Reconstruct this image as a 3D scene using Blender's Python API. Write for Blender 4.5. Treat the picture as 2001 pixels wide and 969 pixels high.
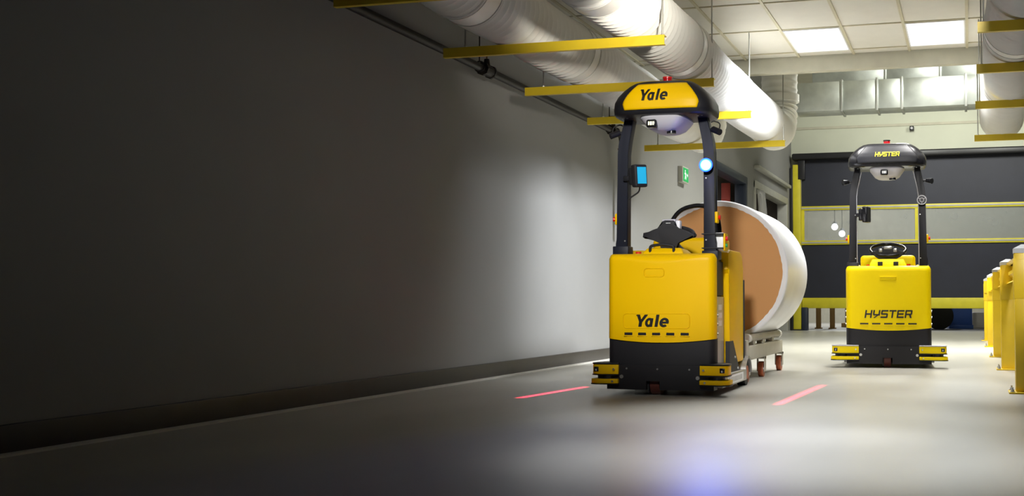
import bpy, bmesh, math, random
from mathutils import Vector, Matrix, Quaternion
random.seed(4)
PI = math.pi
S = bpy.context.scene
COL = S.collection
for o in list(bpy.data.objects):
    bpy.data.objects.remove(o)

# ------------------------------------------------------------------ camera
cam = bpy.data.cameras.new('camera')
cam_o = bpy.data.objects.new('camera', cam); COL.objects.link(cam_o)
cam.sensor_width = 36.0; cam.lens = 2300.0 * 36.0 / 2001.0
cam.shift_x = (1000.5 - 1250.0) / 2001.0
cam.clip_end = 200
cam_o.location = (0, 0, 0.68)
cam_o.rotation_euler = (PI / 2 + math.radians(2.626), 0, math.radians(15.65))
S.camera = cam_o
# ------------------------------------------------------------------ world + exposure
w = bpy.data.worlds.new('world'); S.world = w; w.use_nodes = True
w.node_tree.nodes['Background'].inputs[0].default_value = (0.6, 0.7, 0.9, 1)
w.node_tree.nodes['Background'].inputs[1].default_value = 0.0004
S.view_settings.view_transform = 'Standard'; S.view_settings.look = 'None'
S.view_settings.gamma = 1; S.view_settings.use_curve_mapping = False
S.view_settings.exposure = 0.0


def area(name, loc, size, power, col=(1, .97, .92), spread=180, target=None):
    l = bpy.data.lights.new(name, 'AREA'); l.shape = 'RECTANGLE'
    l.size, l.size_y = size; l.energy = power; l.color = col; l.spread = math.radians(spread)
    o = bpy.data.objects.new(name, l); COL.objects.link(o); o.location = loc
    if target is not None:
        o.rotation_euler = (Vector(target) - Vector(loc)).to_track_quat('-Z', 'Y').to_euler()
    return o


def spot(name, loc, target, power, angle, blend=.5, col=(1, 1, 1), radius=.05):
    l = bpy.data.lights.new(name, 'SPOT'); l.energy = power; l.color = col
    l.spot_size = math.radians(angle); l.spot_blend = blend; l.shadow_soft_size = radius
    o = bpy.data.objects.new(name, l); COL.objects.link(o); o.location = loc
    o.rotation_euler = (Vector(target) - Vector(loc)).to_track_quat('-Z', 'Y').to_euler()
    return o


WHITE = (1, .98, .95); COOL = (.93, .96, 1)
# the two ceiling panels in view
area('panel_lamp', (-1.49, 12.2, 3.37), (.5, 1.0), 40, WHITE, 140)
area('panel_lamp', (-.30, 12.2, 3.37), (.5, 1.0), 42, WHITE, 125)
# added unseen narrow spots that brighten the aisle floor
spot('floor_fill', (-.6, 5.3, 3.6), (-.6, 5.3, 0), 820, 46, 1., COOL, .3)
spot('floor_fill', (-.8, 7.1, 3.3), (-.9, 7.0, 0), 620, 54, 1., COOL, .1)
spot('floor_fill', (-.3, 9.4, 3.3), (-.5, 9.4, 0), 430, 60, 1., COOL, .1)
# added unseen spots brightening the vehicles, the posts, the wall and the ducts
spot('front_fill', (-1.2, 3.0, 3.2), (-2.13, 8.5, 1.3), 1380, 25, .7, WHITE, .25)
spot('front_fill', (.2, 6.4, 3.2), (-.85, 12.4, 1.3), 620, 24, .7, WHITE, .25)
spot('front_fill', (.9, 3.5, 3.3), (.42, 10.5, .65), 1050, 15, .7, WHITE, .2)
spot('wall_fill', (-.6, 11.3, 3.3), (-4.15, 13.0, .9), 1850, 78, 1., COOL, .35)
spot('wall_fill', (-.6, 10.9, 3.3), (-4.15, 11.1, .9), 420, 66, 1., COOL, .35)
spot('duct_fill', (-1.0, 5.9, 2.32), (-2.95, 9.0, 3.10), 480, 34, 1., (1, .93, .80), .1)
# added lights out of view, aimed to brighten the high hall at the back
for x in (.3, 2.6):
    area('hall_fill', (x, 16.6, 5.4), (.6, 1.2), 75, (1, 1, .92), 130, (x - .6, 20.5, 2.6))
    area('hall_fill', (x - 1.6, 24.6, 5.4), (.6, 1.2), 125, (1, 1, .92), 150, (x - 1.8, 27.5, 2.4))
area('hall_fill', (-.6, 17.6, 5.4), (.6, 1.2), 500, (1, 1, .92), 125)

# ------------------------------------------------------------------ materials
MATS = {}


def mat(name, col, rough=.5, metal=0., var=.06, scale=6., bump=0., bscale=40., spec=.5, emit=None, estr=0., coat=0., stretch=None):
    m = bpy.data.materials.new(name); m.use_nodes = True
    nt = m.node_tree; b = nt.nodes['Principled BSDF']
    b.inputs['Roughness'].default_value = rough; b.inputs['Metallic'].default_value = metal
    b.inputs['Specular IOR Level'].default_value = spec
    if coat:
        b.inputs['Coat Weight'].default_value = coat; b.inputs['Coat Roughness'].default_value = .08
    tc = nt.nodes.new('ShaderNodeTexCoord')
    mp = nt.nodes.new('ShaderNodeMapping'); nt.links.new(tc.outputs['Object'], mp.inputs['Vector'])
    if stretch: mp.inputs['Scale'].default_value = stretch
    n = nt.nodes.new('ShaderNodeTexNoise'); n.inputs['Scale'].default_value = scale; n.inputs['Detail'].default_value = 5
    nt.links.new(mp.outputs['Vector'], n.inputs['Vector'])
    r = nt.nodes.new('ShaderNodeValToRGB')
    r.color_ramp.elements[0].position = .3; r.color_ramp.elements[1].position = .7
    r.color_ramp.elements[0].color = tuple(max(0, c * (1 - var)) for c in col) + (1,)
    r.color_ramp.elements[1].color = tuple(min(1, c * (1 + var)) for c in col) + (1,)
    nt.links.new(n.outputs['Fac'], r.inputs['Fac']); nt.links.new(r.outputs['Color'], b.inputs['Base Color'])
    if bump:
        n2 = nt.nodes.new('ShaderNodeTexNoise'); n2.inputs['Scale'].default_value = bscale; n2.inputs['Detail'].default_value = 4
        nt.links.new(mp.outputs['Vector'], n2.inputs['Vector'])
        bp = nt.nodes.new('ShaderNodeBump'); bp.inputs['Strength'].default_value = bump; bp.inputs['Distance'].default_value = .01
        nt.links.new(n2.outputs['Fac'], bp.inputs['Height']); nt.links.new(bp.outputs['Normal'], b.inputs['Normal'])
    if emit:
        b.inputs['Emission Color'].default_value = tuple(emit) + (1,); b.inputs['Emission Strength'].default_value = estr
    MATS[name] = m
    return m


def clear_mat(name, col, rough, mixf):
    m = bpy.data.materials.new(name); m.use_nodes = True
    nt = m.node_tree; b = nt.nodes['Principled BSDF']; out = nt.nodes['Material Output']
    b.inputs['Base Color'].default_value = tuple(col) + (1,); b.inputs['Roughness'].default_value = rough
    t = nt.nodes.new('ShaderNodeBsdfTransparent'); mx = nt.nodes.new('ShaderNodeMixShader')
    n = nt.nodes.new('ShaderNodeTexNoise'); n.inputs['Scale'].default_value = 2.2; n.inputs['Detail'].default_value = 6
    tc = nt.nodes.new('ShaderNodeTexCoord'); nt.links.new(tc.outputs['Object'], n.inputs['Vector'])
    mr = nt.nodes.new('ShaderNodeMapRange'); mr.inputs['To Min'].default_value = max(0, mixf - .18); mr.inputs['To Max'].default_value = min(1, mixf + .18)
    nt.links.new(n.outputs['Fac'], mr.inputs['Value']); nt.links.new(mr.outputs['Result'], mx.inputs['Fac'])
    nt.links.new(t.outputs[0], mx.inputs[1]); nt.links.new(b.outputs[0], mx.inputs[2]); nt.links.new(mx.outputs[0], out.inputs[0])
    MATS[name] = m
    return m


mat('floor', (.43, .42, .38), .34, var=.10, scale=1.3, bump=.03, bscale=3., spec=.45, stretch=(1, .35, 1))
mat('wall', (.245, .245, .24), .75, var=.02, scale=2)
mat('wall_back', (.62, .64, .52), .75, var=.03, scale=2)
mat('baseboard', (.045, .04, .035), .45, var=.1)
mat('joint', (.55, .54, .50), .6)
mat('tile', (.72, .69, .60), .85, var=.02, bump=.1, bscale=120)
mat('grid', (.55, .50, .34), .5)
mat('soffit', (.55, .53, .42), .8)
mat('duct', (.80, .80, .77), .38, var=.03, scale=5, bump=.12, bscale=14)
mat('duct_wire', (.62, .62, .58), .4)
mat('clamp', (.75, .75, .73), .35, var=.03)
mat('yellow_beam', (.68, .50, .02), .45, var=.05)
mat('rod', (.45, .45, .42), .35, .8)
mat('pipe', (.018, .014, .012), .55, .0, var=.2, spec=.3)
mat('brass', (.25, .18, .10), .4, .7)
mat('galv', (.62, .66, .63), .38, .75, var=.18, scale=3.)
mat('galv_joint', (.55, .57, .54), .4, .8)
mat('dark', (.012, .012, .013), .6)
mat('door_fabric', (.015, .017, .030), .55, var=.12, scale=3., bump=.05, bscale=8)
mat('door_yellow', (.66, .58, .03), .45)
mat('door_grey', (.42, .42, .38), .4)
mat('black_trim', (.014, .014, .016), .4)
mat('post_yellow', (.76, .52, .01), .42, var=.05, bump=.03)
mat('cap_grey', (.45, .46, .47), .5)
mat('bolt', (.6, .6, .58), .3, .9)
mat('body_a', (.78, .47, .0), .42, var=.015, scale=3, spec=.14)
mat('body_b', (.84, .63, .0), .42, var=.015, scale=3, spec=.14)
mat('black', (.012, .012, .015), .42, var=.1, spec=.3)
mat('black_soft', (.016, .016, .018), .6, var=.1, spec=.3)
mat('black_gloss', (.009, .009, .011), .25, var=.1, spec=.35)
mat('black_rubber', (.02, .02, .02), .7)
mat('chassis', (.014, .0135, .016), .5, var=.08, spec=.3)
mat('mast_navy', (.008, .010, .019), .5, var=.1, spec=.25)
mat('lidar_grey', (.50, .49, .52), .5, var=.02)
mat('panel_grey', (.50, .49, .45), .4, .25, var=.04)
mat('steel', (.42, .42, .42), .35, .8)
mat('white', (.82, .82, .82), .45, var=.02)
mat('red', (.62, .012, .01), .3)
mat('red_lens', (.40, .003, .008), .15, emit=(1, .01, .02), estr=.03)
mat('green', (.01, .32, .08), .4)
mat('orange', (.40, .095, .035), .5, var=.1)
mat('wheel_brown', (.12, .03, .022), .5, var=.1)
mat('logo_black', (.008, .007, .006), .4)
mat('logo_yellow', (.90, .72, .01), .4)
mat('screen', (.02, .30, .48), .2, emit=(.02, .42, .70), estr=.55)
mat('led', (.9, .9, .6), .3, emit=(1, .95, .55), estr=1.4)
mat('led_off', (.75, .75, .72), .3)
mat('blue_lens', (.1, .3, 1), .2, emit=(.25, .62, 1), estr=6)
mat('blue_rim', (.1, .3, 1), .2, emit=(.0, .04, 1), estr=5)
mat('diffuser', (.9, .9, .9), .5, emit=(1, 1, .98), estr=1.5)
mat('bulb', (.9, .9, .9), .5, emit=(.85, .93, 1), estr=9)
mat('exit_green', (.01, .3, .08), .4, emit=(.01, .42, .10), estr=.35)
mat('exit_white', (.9, .9, .9), .4, emit=(.8, 1, .85), estr=.6)
mat('kraft', (.54, .265, .09), .7, var=.03, scale=2)
mat('wrap', (.78, .79, .82), .28, var=.05, scale=4, bump=.2, bscale=5)
mat('cart_cream', (.46, .44, .37), .5, var=.06)
mat('navy_frame', (.018, .026, .045), .45)
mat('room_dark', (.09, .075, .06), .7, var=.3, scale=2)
mat('room_pale', (.45, .42, .33), .8)
mat('room_floor', (.36, .34, .30), .5)
mat('wood', (.42, .25, .09), .6, var=.15, stretch=(1, 1, .15))
mat('cardboard', (.22, .14, .08), .8)
mat('pale_box', (.5, .47, .42), .7)
mat('blue_paint', (.03, .09, .35), .4)
mat('blue_line', (.04, .12, .55), .5)
mat('curtain_red', (.45, .07, .05), .6)
clear_mat('pane', (.34, .36, .35), .25, .45)
clear_mat('plastic', (.75, .75, .75), .15, .4)


# ------------------------------------------------------------------ mesh helpers
def finish(name, bm, m, parent=None, smooth=None, mods=None):
    me = bpy.data.meshes.new(name)
    bmesh.ops.recalc_face_normals(bm, faces=bm.faces[:])
    bm.to_mesh(me); bm.free()
    ms = m if isinstance(m, (list, tuple)) else [m]
    for k in ms: me.materials.append(MATS[k])
    if smooth is not None:
        for p in me.polygons: p.use_smooth = True
        me.set_sharp_from_angle(angle=math.radians(smooth))
    o = bpy.data.objects.new(name, me); COL.objects.link(o)
    if parent is not None: o.parent = parent
    return o


def tag(o, label=None, cat=None, group=None, kind=None):
    if label: o['label'] = label
    if cat: o['category'] = cat
    if group: o['group'] = group
    if kind: o['kind'] = kind
    return o


def empty(name, loc, rz=0.):
    o = bpy.data.objects.new(name, None); COL.objects.link(o); o.empty_display_size = .1
    o.location = loc; o.rotation_euler = (0, 0, rz)
    return o


def copy_tree(o, parent=None):
    c = o.copy(); COL.objects.link(c); c.parent = parent
    for ch in [k for k in bpy.data.objects if k.parent == o]: copy_tree(ch, c)
    return c


def NB(): return bmesh.new()


def box(bm, x0, x1, y0, y1, z0, z1, bev=0., seg=2, M=None):
    mx = Matrix.Translation(((x0 + x1) / 2, (y0 + y1) / 2, (z0 + z1) / 2)) @ Matrix.Diagonal((abs(x1 - x0), abs(y1 - y0), abs(z1 - z0), 1))
    if M is not None: mx = M @ mx
    r = bmesh.ops.create_cube(bm, size=1, matrix=mx)
    if bev:
        es = list({e for v in r['verts'] for e in v.link_edges})
        bmesh.ops.bevel(bm, geom=es, offset=bev, segments=seg, affect='EDGES', profile=.5)


def BX(name, m, parent, *a, bev=0., seg=2, M=None):
    bm = NB(); box(bm, *a, bev=bev, seg=seg, M=M)
    return finish(name, bm, m, parent, 35 if bev else None)


def cyl(bm, p0, p1, r0, r1=None, seg=20, cap=True):
    r1 = r0 if r1 is None else r1
    p0 = Vector(p0); p1 = Vector(p1); d = p1 - p0
    q = d.to_track_quat('Z', 'Y').to_matrix().to_4x4()
    bmesh.ops.create_cone(bm, cap_ends=cap, segments=seg, radius1=r0, radius2=r1, depth=d.length,
                          matrix=Matrix.Translation((p0 + p1) / 2) @ q)


def CY(name, m, parent, p0, p1, r0, r1=None, seg=20):
    bm = NB(); cyl(bm, p0, p1, r0, r1, seg)
    return finish(name, bm, m, parent, 40)


def sweep(bm, pts, rad, seg=12, closed=False, caps=True):
    """tube through pts; rad is a number or one per point"""
    n = len(pts); P = [Vector(p) for p in pts]
    if not hasattr(rad, '__len__'): rad = [rad] * n
    T = []
    for i in range(n):
        a = P[(i - 1) % n] if (closed or i > 0) else P[i]
        b = P[(i + 1) % n] if (closed or i < n - 1) else P[i]
        T.append((b - a).normalized())
    up = Vector((0, 0, 1)) if abs(T[0].z) < .9 else Vector((1, 0, 0))
    u = (up - T[0] * up.dot(T[0])).normalized()
    rings = []
    for i in range(n):
        if i: u = (T[i - 1].rotation_difference(T[i]) @ u)
        u = (u - T[i] * u.dot(T[i])).normalized(); v = T[i].cross(u)
        rings.append([bm.verts.new(P[i] + (u * math.cos(2 * PI * k / seg) + v * math.sin(2 * PI * k / seg)) * rad[i]) for k in range(seg)])
    for i in range(n if closed else n - 1):
        A = rings[i]; B = rings[(i + 1) % n]
        for k in range(seg):
            bm.faces.new((A[k], A[(k + 1) % seg], B[(k + 1) % seg], B[k]))
    if caps and not closed:
        bm.faces.new(rings[0][::-1]); bm.faces.new(rings[-1])


def TB(name, m, parent, pts, rad, seg=10, closed=False):
    bm = NB(); sweep(bm, pts, rad, seg, closed)
    return finish(name, bm, m, parent, 50)


def fillet(pts, r, n=6):
    """round the inner corners of an open polyline"""
    P = [Vector(p) for p in pts]; out = [P[0]]
    for i in range(1, len(P) - 1):
        a = (P[i - 1] - P[i]); b = (P[i + 1] - P[i])
        d = min(r, a.length * .49, b.length * .49)
        s = P[i] + a.normalized() * d; e = P[i] + b.normalized() * d
        for k in range(n + 1):
            t = k / n
            out.append(s * (1 - t) ** 2 + P[i] * 2 * t * (1 - t) + e * t * t)
    out.append(P[-1]); return out


def prism(bm, poly, axis, a, b, bev=0.):
    """poly of 2D points extruded along axis (x: (y,z), y: (x,z), z: (x,y))"""
    def mk(p, t):
        if axis == 'x': return (t, p[0], p[1])
        if axis == 'y': return (p[0], t, p[1])
        return (p[0], p[1], t)
    A = [bm.verts.new(mk(p, a)) for p in poly]; B = [bm.verts.new(mk(p, b)) for p in poly]
    n = len(poly); fs = [bm.faces.new(A), bm.faces.new(B[::-1])]
    for i in range(n): fs.append(bm.faces.new((A[i], B[i], B[(i + 1) % n], A[(i + 1) % n])))
    if bev:
        es = list({e for f in fs[:2] for e in f.edges})
        bmesh.ops.bevel(bm, geom=es, offset=bev, segments=2, affect='EDGES', profile=.5)


def PR(name, m, parent, poly, axis, a, b, bev=0., smooth=30):
    bm = NB(); prism(bm, poly, axis, a, b, bev)
    return finish(name, bm, m, parent, smooth)


def rrect(x0, x1, z0, z1, r, n=5):
    pts = []
    for cx, cz, a0 in ((x1 - r, z1 - r, 0), (x0 + r, z1 - r, 90), (x0 + r, z0 + r, 180), (x1 - r, z0 + r, 270)):
        for k in range(n + 1):
            a = math.radians(a0 + 90 * k / n); pts.append((cx + r * math.cos(a), cz + r * math.sin(a)))
    return pts


def dense(pts, d=.02):
    out = []
    for a, b in zip(pts, pts[1:] + pts[:1]):
        n = max(1, int(math.hypot(b[0] - a[0], b[1] - a[1]) / d))
        out += [(a[0] + (b[0] - a[0]) * k / n, a[1] + (b[1] - a[1]) * k / n) for k in range(n)]
    return out


def field(bm, xs, zlo, zhi, nz, yf, yb):
    """solid whose front face is y = yf(x, z), flat back at yb"""
    F = []; Bk = []
    for x in xs:
        a, b = zlo(x), zhi(x)
        F.append([bm.verts.new((x, yf(x, a + (b - a) * k / nz), a + (b - a) * k / nz)) for k in range(nz + 1)])
        Bk.append([bm.verts.new((x, yb, a)), bm.verts.new((x, yb, b))])
    n = len(xs)
    for i in range(n - 1):
        for k in range(nz): bm.faces.new((F[i][k], F[i + 1][k], F[i + 1][k + 1], F[i][k + 1]))
        bm.faces.new((F[i][nz], F[i + 1][nz], Bk[i + 1][1], Bk[i][1]))
        bm.faces.new((F[i][0], Bk[i][0], Bk[i + 1][0], F[i + 1][0]))
        bm.faces.new((Bk[i][0], Bk[i][1], Bk[i + 1][1], Bk[i + 1][0]))
    bm.faces.new(F[0] + [Bk[0][1], Bk[0][0]]); bm.faces.new(F[-1][::-1] + [Bk[-1][0], Bk[-1][1]])


def loft(bm, rings, cap=True):
    R = [[bm.verts.new(p) for p in r] for r in rings]; n = len(R[0])
    for i in range(len(R) - 1):
        for k in range(n): bm.faces.new((R[i][k], R[i][(k + 1) % n], R[i + 1][(k + 1) % n], R[i + 1][k]))
    if cap: bm.faces.new(R[0][::-1]); bm.faces.new(R[-1])


def struct(name, bm, m, parent=None, smooth=None):
    o = finish(name, bm, m, parent, smooth)
    if parent is None: o['kind'] = 'structure'
    return o


# ------------------------------------------------------------------ the setting
XL = -4.15; XR = 4.6; YB = 28.5; ZC = 3.40; ZH = 5.6; YC = 13.0
bm = NB(); box(bm, XL - .2, XR, -1, YB + .2, -.1, 0)
tag(struct('floor', bm, 'floor'), 'polished beige concrete floor of the aisle')
# left wall with two openings
D1 = (19.5, 22.45, 3.08); D2 = (23.3, 27.7, 3.12)
bm = NB()
for y0, y1, z0, z1 in ((-1, D1[0], 0, ZC), (D1[0], D1[1], D1[2], ZC), (D1[1], D2[0], 0, ZC), (D2[0], D2[1], D2[2], ZC), (D2[1], YB + .2, 0, ZC), (YC + .1, YB + .2, ZC, ZH)):
    box(bm, XL - .2, XL, y0, y1, z0, z1)
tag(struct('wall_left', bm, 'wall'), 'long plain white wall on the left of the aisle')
bm = NB(); box(bm, XL, XL + .03, -1, 19.3, 0, .135, bev=.006)
tag(struct('baseboard_left', bm, 'baseboard', smooth=30), 'dark baseboard along the white wall')
bm = NB(); box(bm, XL + .03, XL + .075, -1, 19.3, 0, .012)
tag(struct('trim_1', bm, 'joint'), 'pale strip where baseboard meets floor')
# back wall with the big door opening
DX0, DX1, DZ = -3.88, 2.62, 4.15
bm = NB()
for x0, x1, z0, z1 in ((XL, DX0, 0, ZH), (DX1, XR, 0, ZH), (DX0, DX1, DZ, ZH)): box(bm, x0, x1, YB, YB + .2, z0, z1)
tag(struct('wall_back', bm, 'wall_back'), 'pale green end wall above the roller door')
bm = NB(); box(bm, XR, XR + .2, YC, YB + .2, 0, ZH)
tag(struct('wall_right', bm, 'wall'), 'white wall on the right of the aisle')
bm = NB(); box(bm, XL, XR, YB - .03, YB, 4.86, 4.92)
tag(struct('trim_2', bm, 'soffit'), 'narrow horizontal rail across the end wall')
# high ceiling behind the tiled one
bm = NB(); box(bm, XL - .2, XR + .2, YC, YB + .2, ZH, ZH + .1)
tag(struct('ceiling_upper', bm, 'soffit'), 'high plain ceiling over the back of the hall')
bm = NB(); box(bm, XL, XR, YC, YC + .12, 3.24, ZH)
tag(struct('trim_3', bm, 'soffit'), 'beige bulkhead where the tiled ceiling ends')
# tiled ceiling
bm = NB(); box(bm, XL - .2, XR + .2, 6.15, YC, ZC + .04, ZC + .12)
ceil = struct('ceiling', bm, 'soffit'); tag(ceil, 'suspended ceiling of pale tiles in a metal grid')
colx = [-4.15] + [-1.795 + .6 * k for k in range(-3, 11)] + [4.6]
rowy = [12.99, 12.75] + [12.75 - 1.1 * k for k in range(1, 7)]
LIGHTS = {(-1.795, 11.65), (-.595, 11.65)}
tile_me = {}
for i in range(len(colx) - 1):
    for j in range(len(rowy) - 1):
        x0, x1, y1, y0 = colx[i], colx[i + 1], rowy[j], rowy[j + 1]
        if any(abs(x0 - a) < .01 and abs(y0 - b) < .01 for a, b in LIGHTS): continue
        key = (round(x1 - x0, 3), round(y1 - y0, 3))
        if key not in tile_me:
            b2 = NB(); hx, hy_ = key[0] / 2 - .010, key[1] / 2 - .010
            box(b2, -hx, hx, -hy_, hy_, -.004, .02, bev=.003, seg=1)
            t = finish('ceiling_tile', b2, 'tile', ceil); tile_me[key] = t.data
        else:
            t = bpy.data.objects.new('ceiling_tile', tile_me[key]); COL.objects.link(t); t.parent = ceil
        t.location = ((x0 + x1) / 2, (y0 + y1) / 2, ZC + .012 + random.uniform(0, .002))
for x in colx[1:-1]:
    BX('grid_rail', 'grid', ceil, x - .014, x + .014, rowy[-1], YC, ZC - .002, ZC + .035)
for y in rowy[1:]:
    BX('grid_rail', 'grid', ceil, colx[0], colx[-1], y - .009, y + .009, ZC - .0, ZC + .035)

# ceiling light panels
def ceiling_light(x0, y0, label):
    t = empty('ceiling_light', (x0 + .3, y0 + .55, ZC))
    bm = NB()
    for a in ((-.285, .285, -.535, -.515), (-.285, .285, .515, .535), (-.285, -.27, -.515, .515), (.27, .285, -.515, .515)):
        box(bm, *a, -.006, .03)
    finish('frame', bm, 'white', t)
    BX('diffuser', 'diffuser', t, -.27, .27, -.515, .515, .0, .012)
    tag(t, label, 'light', 'lit ceiling panels')
    return t


ceiling_light(-1.795, 11.65, 'glowing white ceiling panel nearer the left ducts')
ceiling_light(-.595, 11.65, 'glowing white ceiling panel nearer the right duct')


# ------------------------------------------------------------------ roller door at the end of the aisle
d = empty('door_1', (0, YB, 0)); tag(d, 'dark roller door with yellow bars, raised above the floor', kind='structure')
cy0, cy1 = -.16, -.13
BX('curtain_panel', 'door_fabric', d, DX0, DX1, cy0, cy1, 2.98, 4.12)
BX('curtain_panel', 'door_fabric', d, DX0, DX1, cy0, cy1, .76, 2.06)
for z in (2.05, 2.88):
    r = BX('window_rail', 'door_yellow', d, DX0, DX1, cy0 - .03, cy1, z, z + .10, bev=.008)
    BX('rail_strip', 'door_grey', r, DX0, DX1, cy0 - .04, cy0 - .029, z + .035, z + .07)
mull = [DX0 + .03, -1.18, 1.45, DX1 - .03]
for x in mull: BX('mullion', 'door_yellow', d, x - .035, x + .035, cy0 - .02, cy1, 2.15, 2.88)
for a, b in zip(mull[:-1], mull[1:]):
    BX('pane', 'pane', d, a + .035, b - .035, cy0 + .01, cy0 + .02, 2.15, 2.88)
BX('bottom_bar', 'door_yellow', d, DX0, DX1, cy0 - .05, cy1 + .02, .53, .78, bev=.02)
for x in (DX0 - .19, DX1 + .01):
    c = BX('side_column', 'door_yellow', d, x, x + .18, -.32, -.02, 0, 3.98, bev=.01)
    BX('foot_plate', 'dark', c, x - .02, x + .22, -.36, -.01, 0, .03)
BX('guide_rail', 'black_trim', d, XL + .005, DX0 - .19, -.34, -.04, 0, 3.9, bev=.008)
BX('guide_block', 'black_trim', d, DX0 - .06, DX0 + .10, -.33, -.17, 3.62, 4.1, bev=.01)
BX('roller_housing', 'black_trim', d, DX0 - .2, DX1 + .2, -.42, -.01, 4.09, 4.24, bev=.04, seg=4)
# bumper block at the foot of the left column
BX('foot_block', 'navy_frame', d, DX0, DX0 + .14, -.30, -.05, 0, .55, bev=.01)

# room behind the roller door
bm = NB(); box(bm, XL - 1, XR, YB + .2, 39, -.1, 0)
tag(struct('floor_beyond', bm, 'room_floor'), 'grey floor of the room beyond the roller door')
bm = NB(); box(bm, XL - 1, XR, 39, 39.2, 0, ZH)
tag(struct('wall_beyond', bm, 'room_pale'), 'pale far wall of the room beyond')
bm = NB(); box(bm, XL - 1.2, XL - 1, YB + .2, 39, 0, ZH); box(bm, XR, XR + .2, YB + .2, 39, 0, ZH)
tag(struct('wall_beyond_side', bm, 'room_pale'), 'side walls of the room beyond')
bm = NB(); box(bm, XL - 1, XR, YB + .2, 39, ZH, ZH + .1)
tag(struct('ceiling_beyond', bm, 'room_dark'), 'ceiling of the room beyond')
area('beyond_fill', (-3.0, 35.5, 5.4), (1, 2), 430, (.9, .95, 1), 180)  # added unseen light, brightens the room behind the door panes

# rooms behind the openings of the left wall
def side_room(n, y0, y1, zt, m):
    bm = NB()
    box(bm, XL - 2.6, XL - 2.5, y0 - .3, y1 + .3, 0, zt + .3); box(bm, XL - 2.5, XL - .2, y0 - .3, y0 - .2, 0, zt + .3)
    box(bm, XL - 2.5, XL - .2, y1 + .2, y1 + .3, 0, zt + .3); box(bm, XL - 2.5, XL - .2, y0 - .2, y1 + .2, zt + .2, zt + .3)
    box(bm, XL - 2.5, XL - .2, y0 - .2, y1 + .2, -.1, 0)
    return struct('wall_side_room_%d' % n, bm, m)


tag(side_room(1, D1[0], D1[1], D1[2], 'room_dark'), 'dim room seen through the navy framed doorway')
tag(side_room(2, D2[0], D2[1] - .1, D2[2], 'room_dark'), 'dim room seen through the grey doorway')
area('side_room_fill', (XL - 1.3, 21.0, 3.2), (.4, .8), 14, WHITE, 180)  # added light without a fixture, lifts the dark interior
area('side_room_fill', (XL - 1.3, 25.5, 3.2), (.4, .8), 14, WHITE, 180)  # same added fill for the second side room
def door_frame(n, m, y0, y1, zt, wd, label):
    t = empty('door_%d' % n, (XL, (y0 + y1) / 2, 0)); h = (y1 - y0) / 2
    tag(t, label, kind='structure')
    BX('jamb', m, t, -.2, .03, -h, -h + wd, 0, zt, bev=.008)
    BX('jamb', m, t, -.2, .03, h - wd, h, 0, zt, bev=.008)
    BX('lintel', m, t, -.2, .035, -h, h, zt - wd, zt + .01, bev=.008)
    return t


door_frame(2, 'navy_frame', D1[0], D1[1], D1[2], .13, 'navy blue framed doorway behind the lit tow tractor')
d3 = door_frame(3, 'door_grey', D2[0], D2[1], D2[2], .14, 'grey framed doorway next to the roller door')
BX('hood_trim', 'door_grey', d3, 0, .12, -2.2, 2.2, 3.36, 3.43, bev=.01)
BX('inner_panel', 'navy_frame', d3, -.7, -.64, .5, 2.0, 0, 2.7, bev=.01)
r_ = BX('red_panel', 'curtain_red', None, XL - .50, XL - .32, 22.50, 22.54, 0, 3.0, bev=.005)
tag(r_, 'red upright panel inside the navy framed doorway', 'panel')
# clear plastic strips gathered at the grey doorway
t = empty('strip_curtain', (XL + .02, D2[0] + .2, 0)); tag(t, 'clear plastic strips gathered at the grey doorway', 'curtain')
for k in range(4):
    y = .12 + k * .2
    pts = [(.03 + .03 * math.sin(k * 2), y, 2.96), (.06, y + .06, 2.5), (.03 + .02 * k, y * .8, 1.6), (.04, y * .6, .4)]
    bm = NB(); prev = None
    for p in fillet(pts, .3, 4):
        a = bm.verts.new((p[0] - .02, p[1] - .11, p[2])); b = bm.verts.new((p[0] + .035, p[1], p[2])); c = bm.verts.new((p[0] - .02, p[1] + .11, p[2]))
        if prev: bm.faces.new((prev[0], prev[1], b, a)); bm.faces.new((prev[1], prev[2], c, b))
        prev = (a, b, c)
    o = finish('strip', bm, 'plastic', t, 60)
    sm = o.modifiers.new('thick', 'SOLIDIFY'); sm.thickness = .004


# ------------------------------------------------------------------ ducts
RD = .238
def corrugated(bm, path, R, pitch=.098, amp=.014, seg=32):
    """sample the polyline finely and ripple the radius"""
    P = [Vector(p) for p in path]; L = [0]
    for a, b in zip(P[:-1], P[1:]): L.append(L[-1] + (b - a).length)
    n = int(L[-1] / pitch * 6); pts = []; rad = []; j = 0
    for i in range(n + 1):
        s = L[-1] * i / n
        while j < len(P) - 2 and L[j + 1] < s: j += 1
        t = (s - L[j]) / max(1e-6, L[j + 1] - L[j]); pts.append(P[j].lerp(P[j + 1], t))
        rad.append(R + amp * (-.8, -.95, -.8, -.1, 1., -.1)[i % 6])
    sweep(bm, pts, rad, seg)


def sagpath(x, ys, z, y0, y1, sag):
    out = []; n = int((y1 - y0) / .12)
    for i in range(n + 1):
        y = y0 + (y1 - y0) * i / n; s = 0
        for a, b in zip(ys[:-1], ys[1:]):
            if a <= y <= b: s = math.sin((y - a) / (b - a) * PI)
        out.append((x + .012 * math.sin(y * 1.7 + x), y, z - sag * s))
    return out


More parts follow.
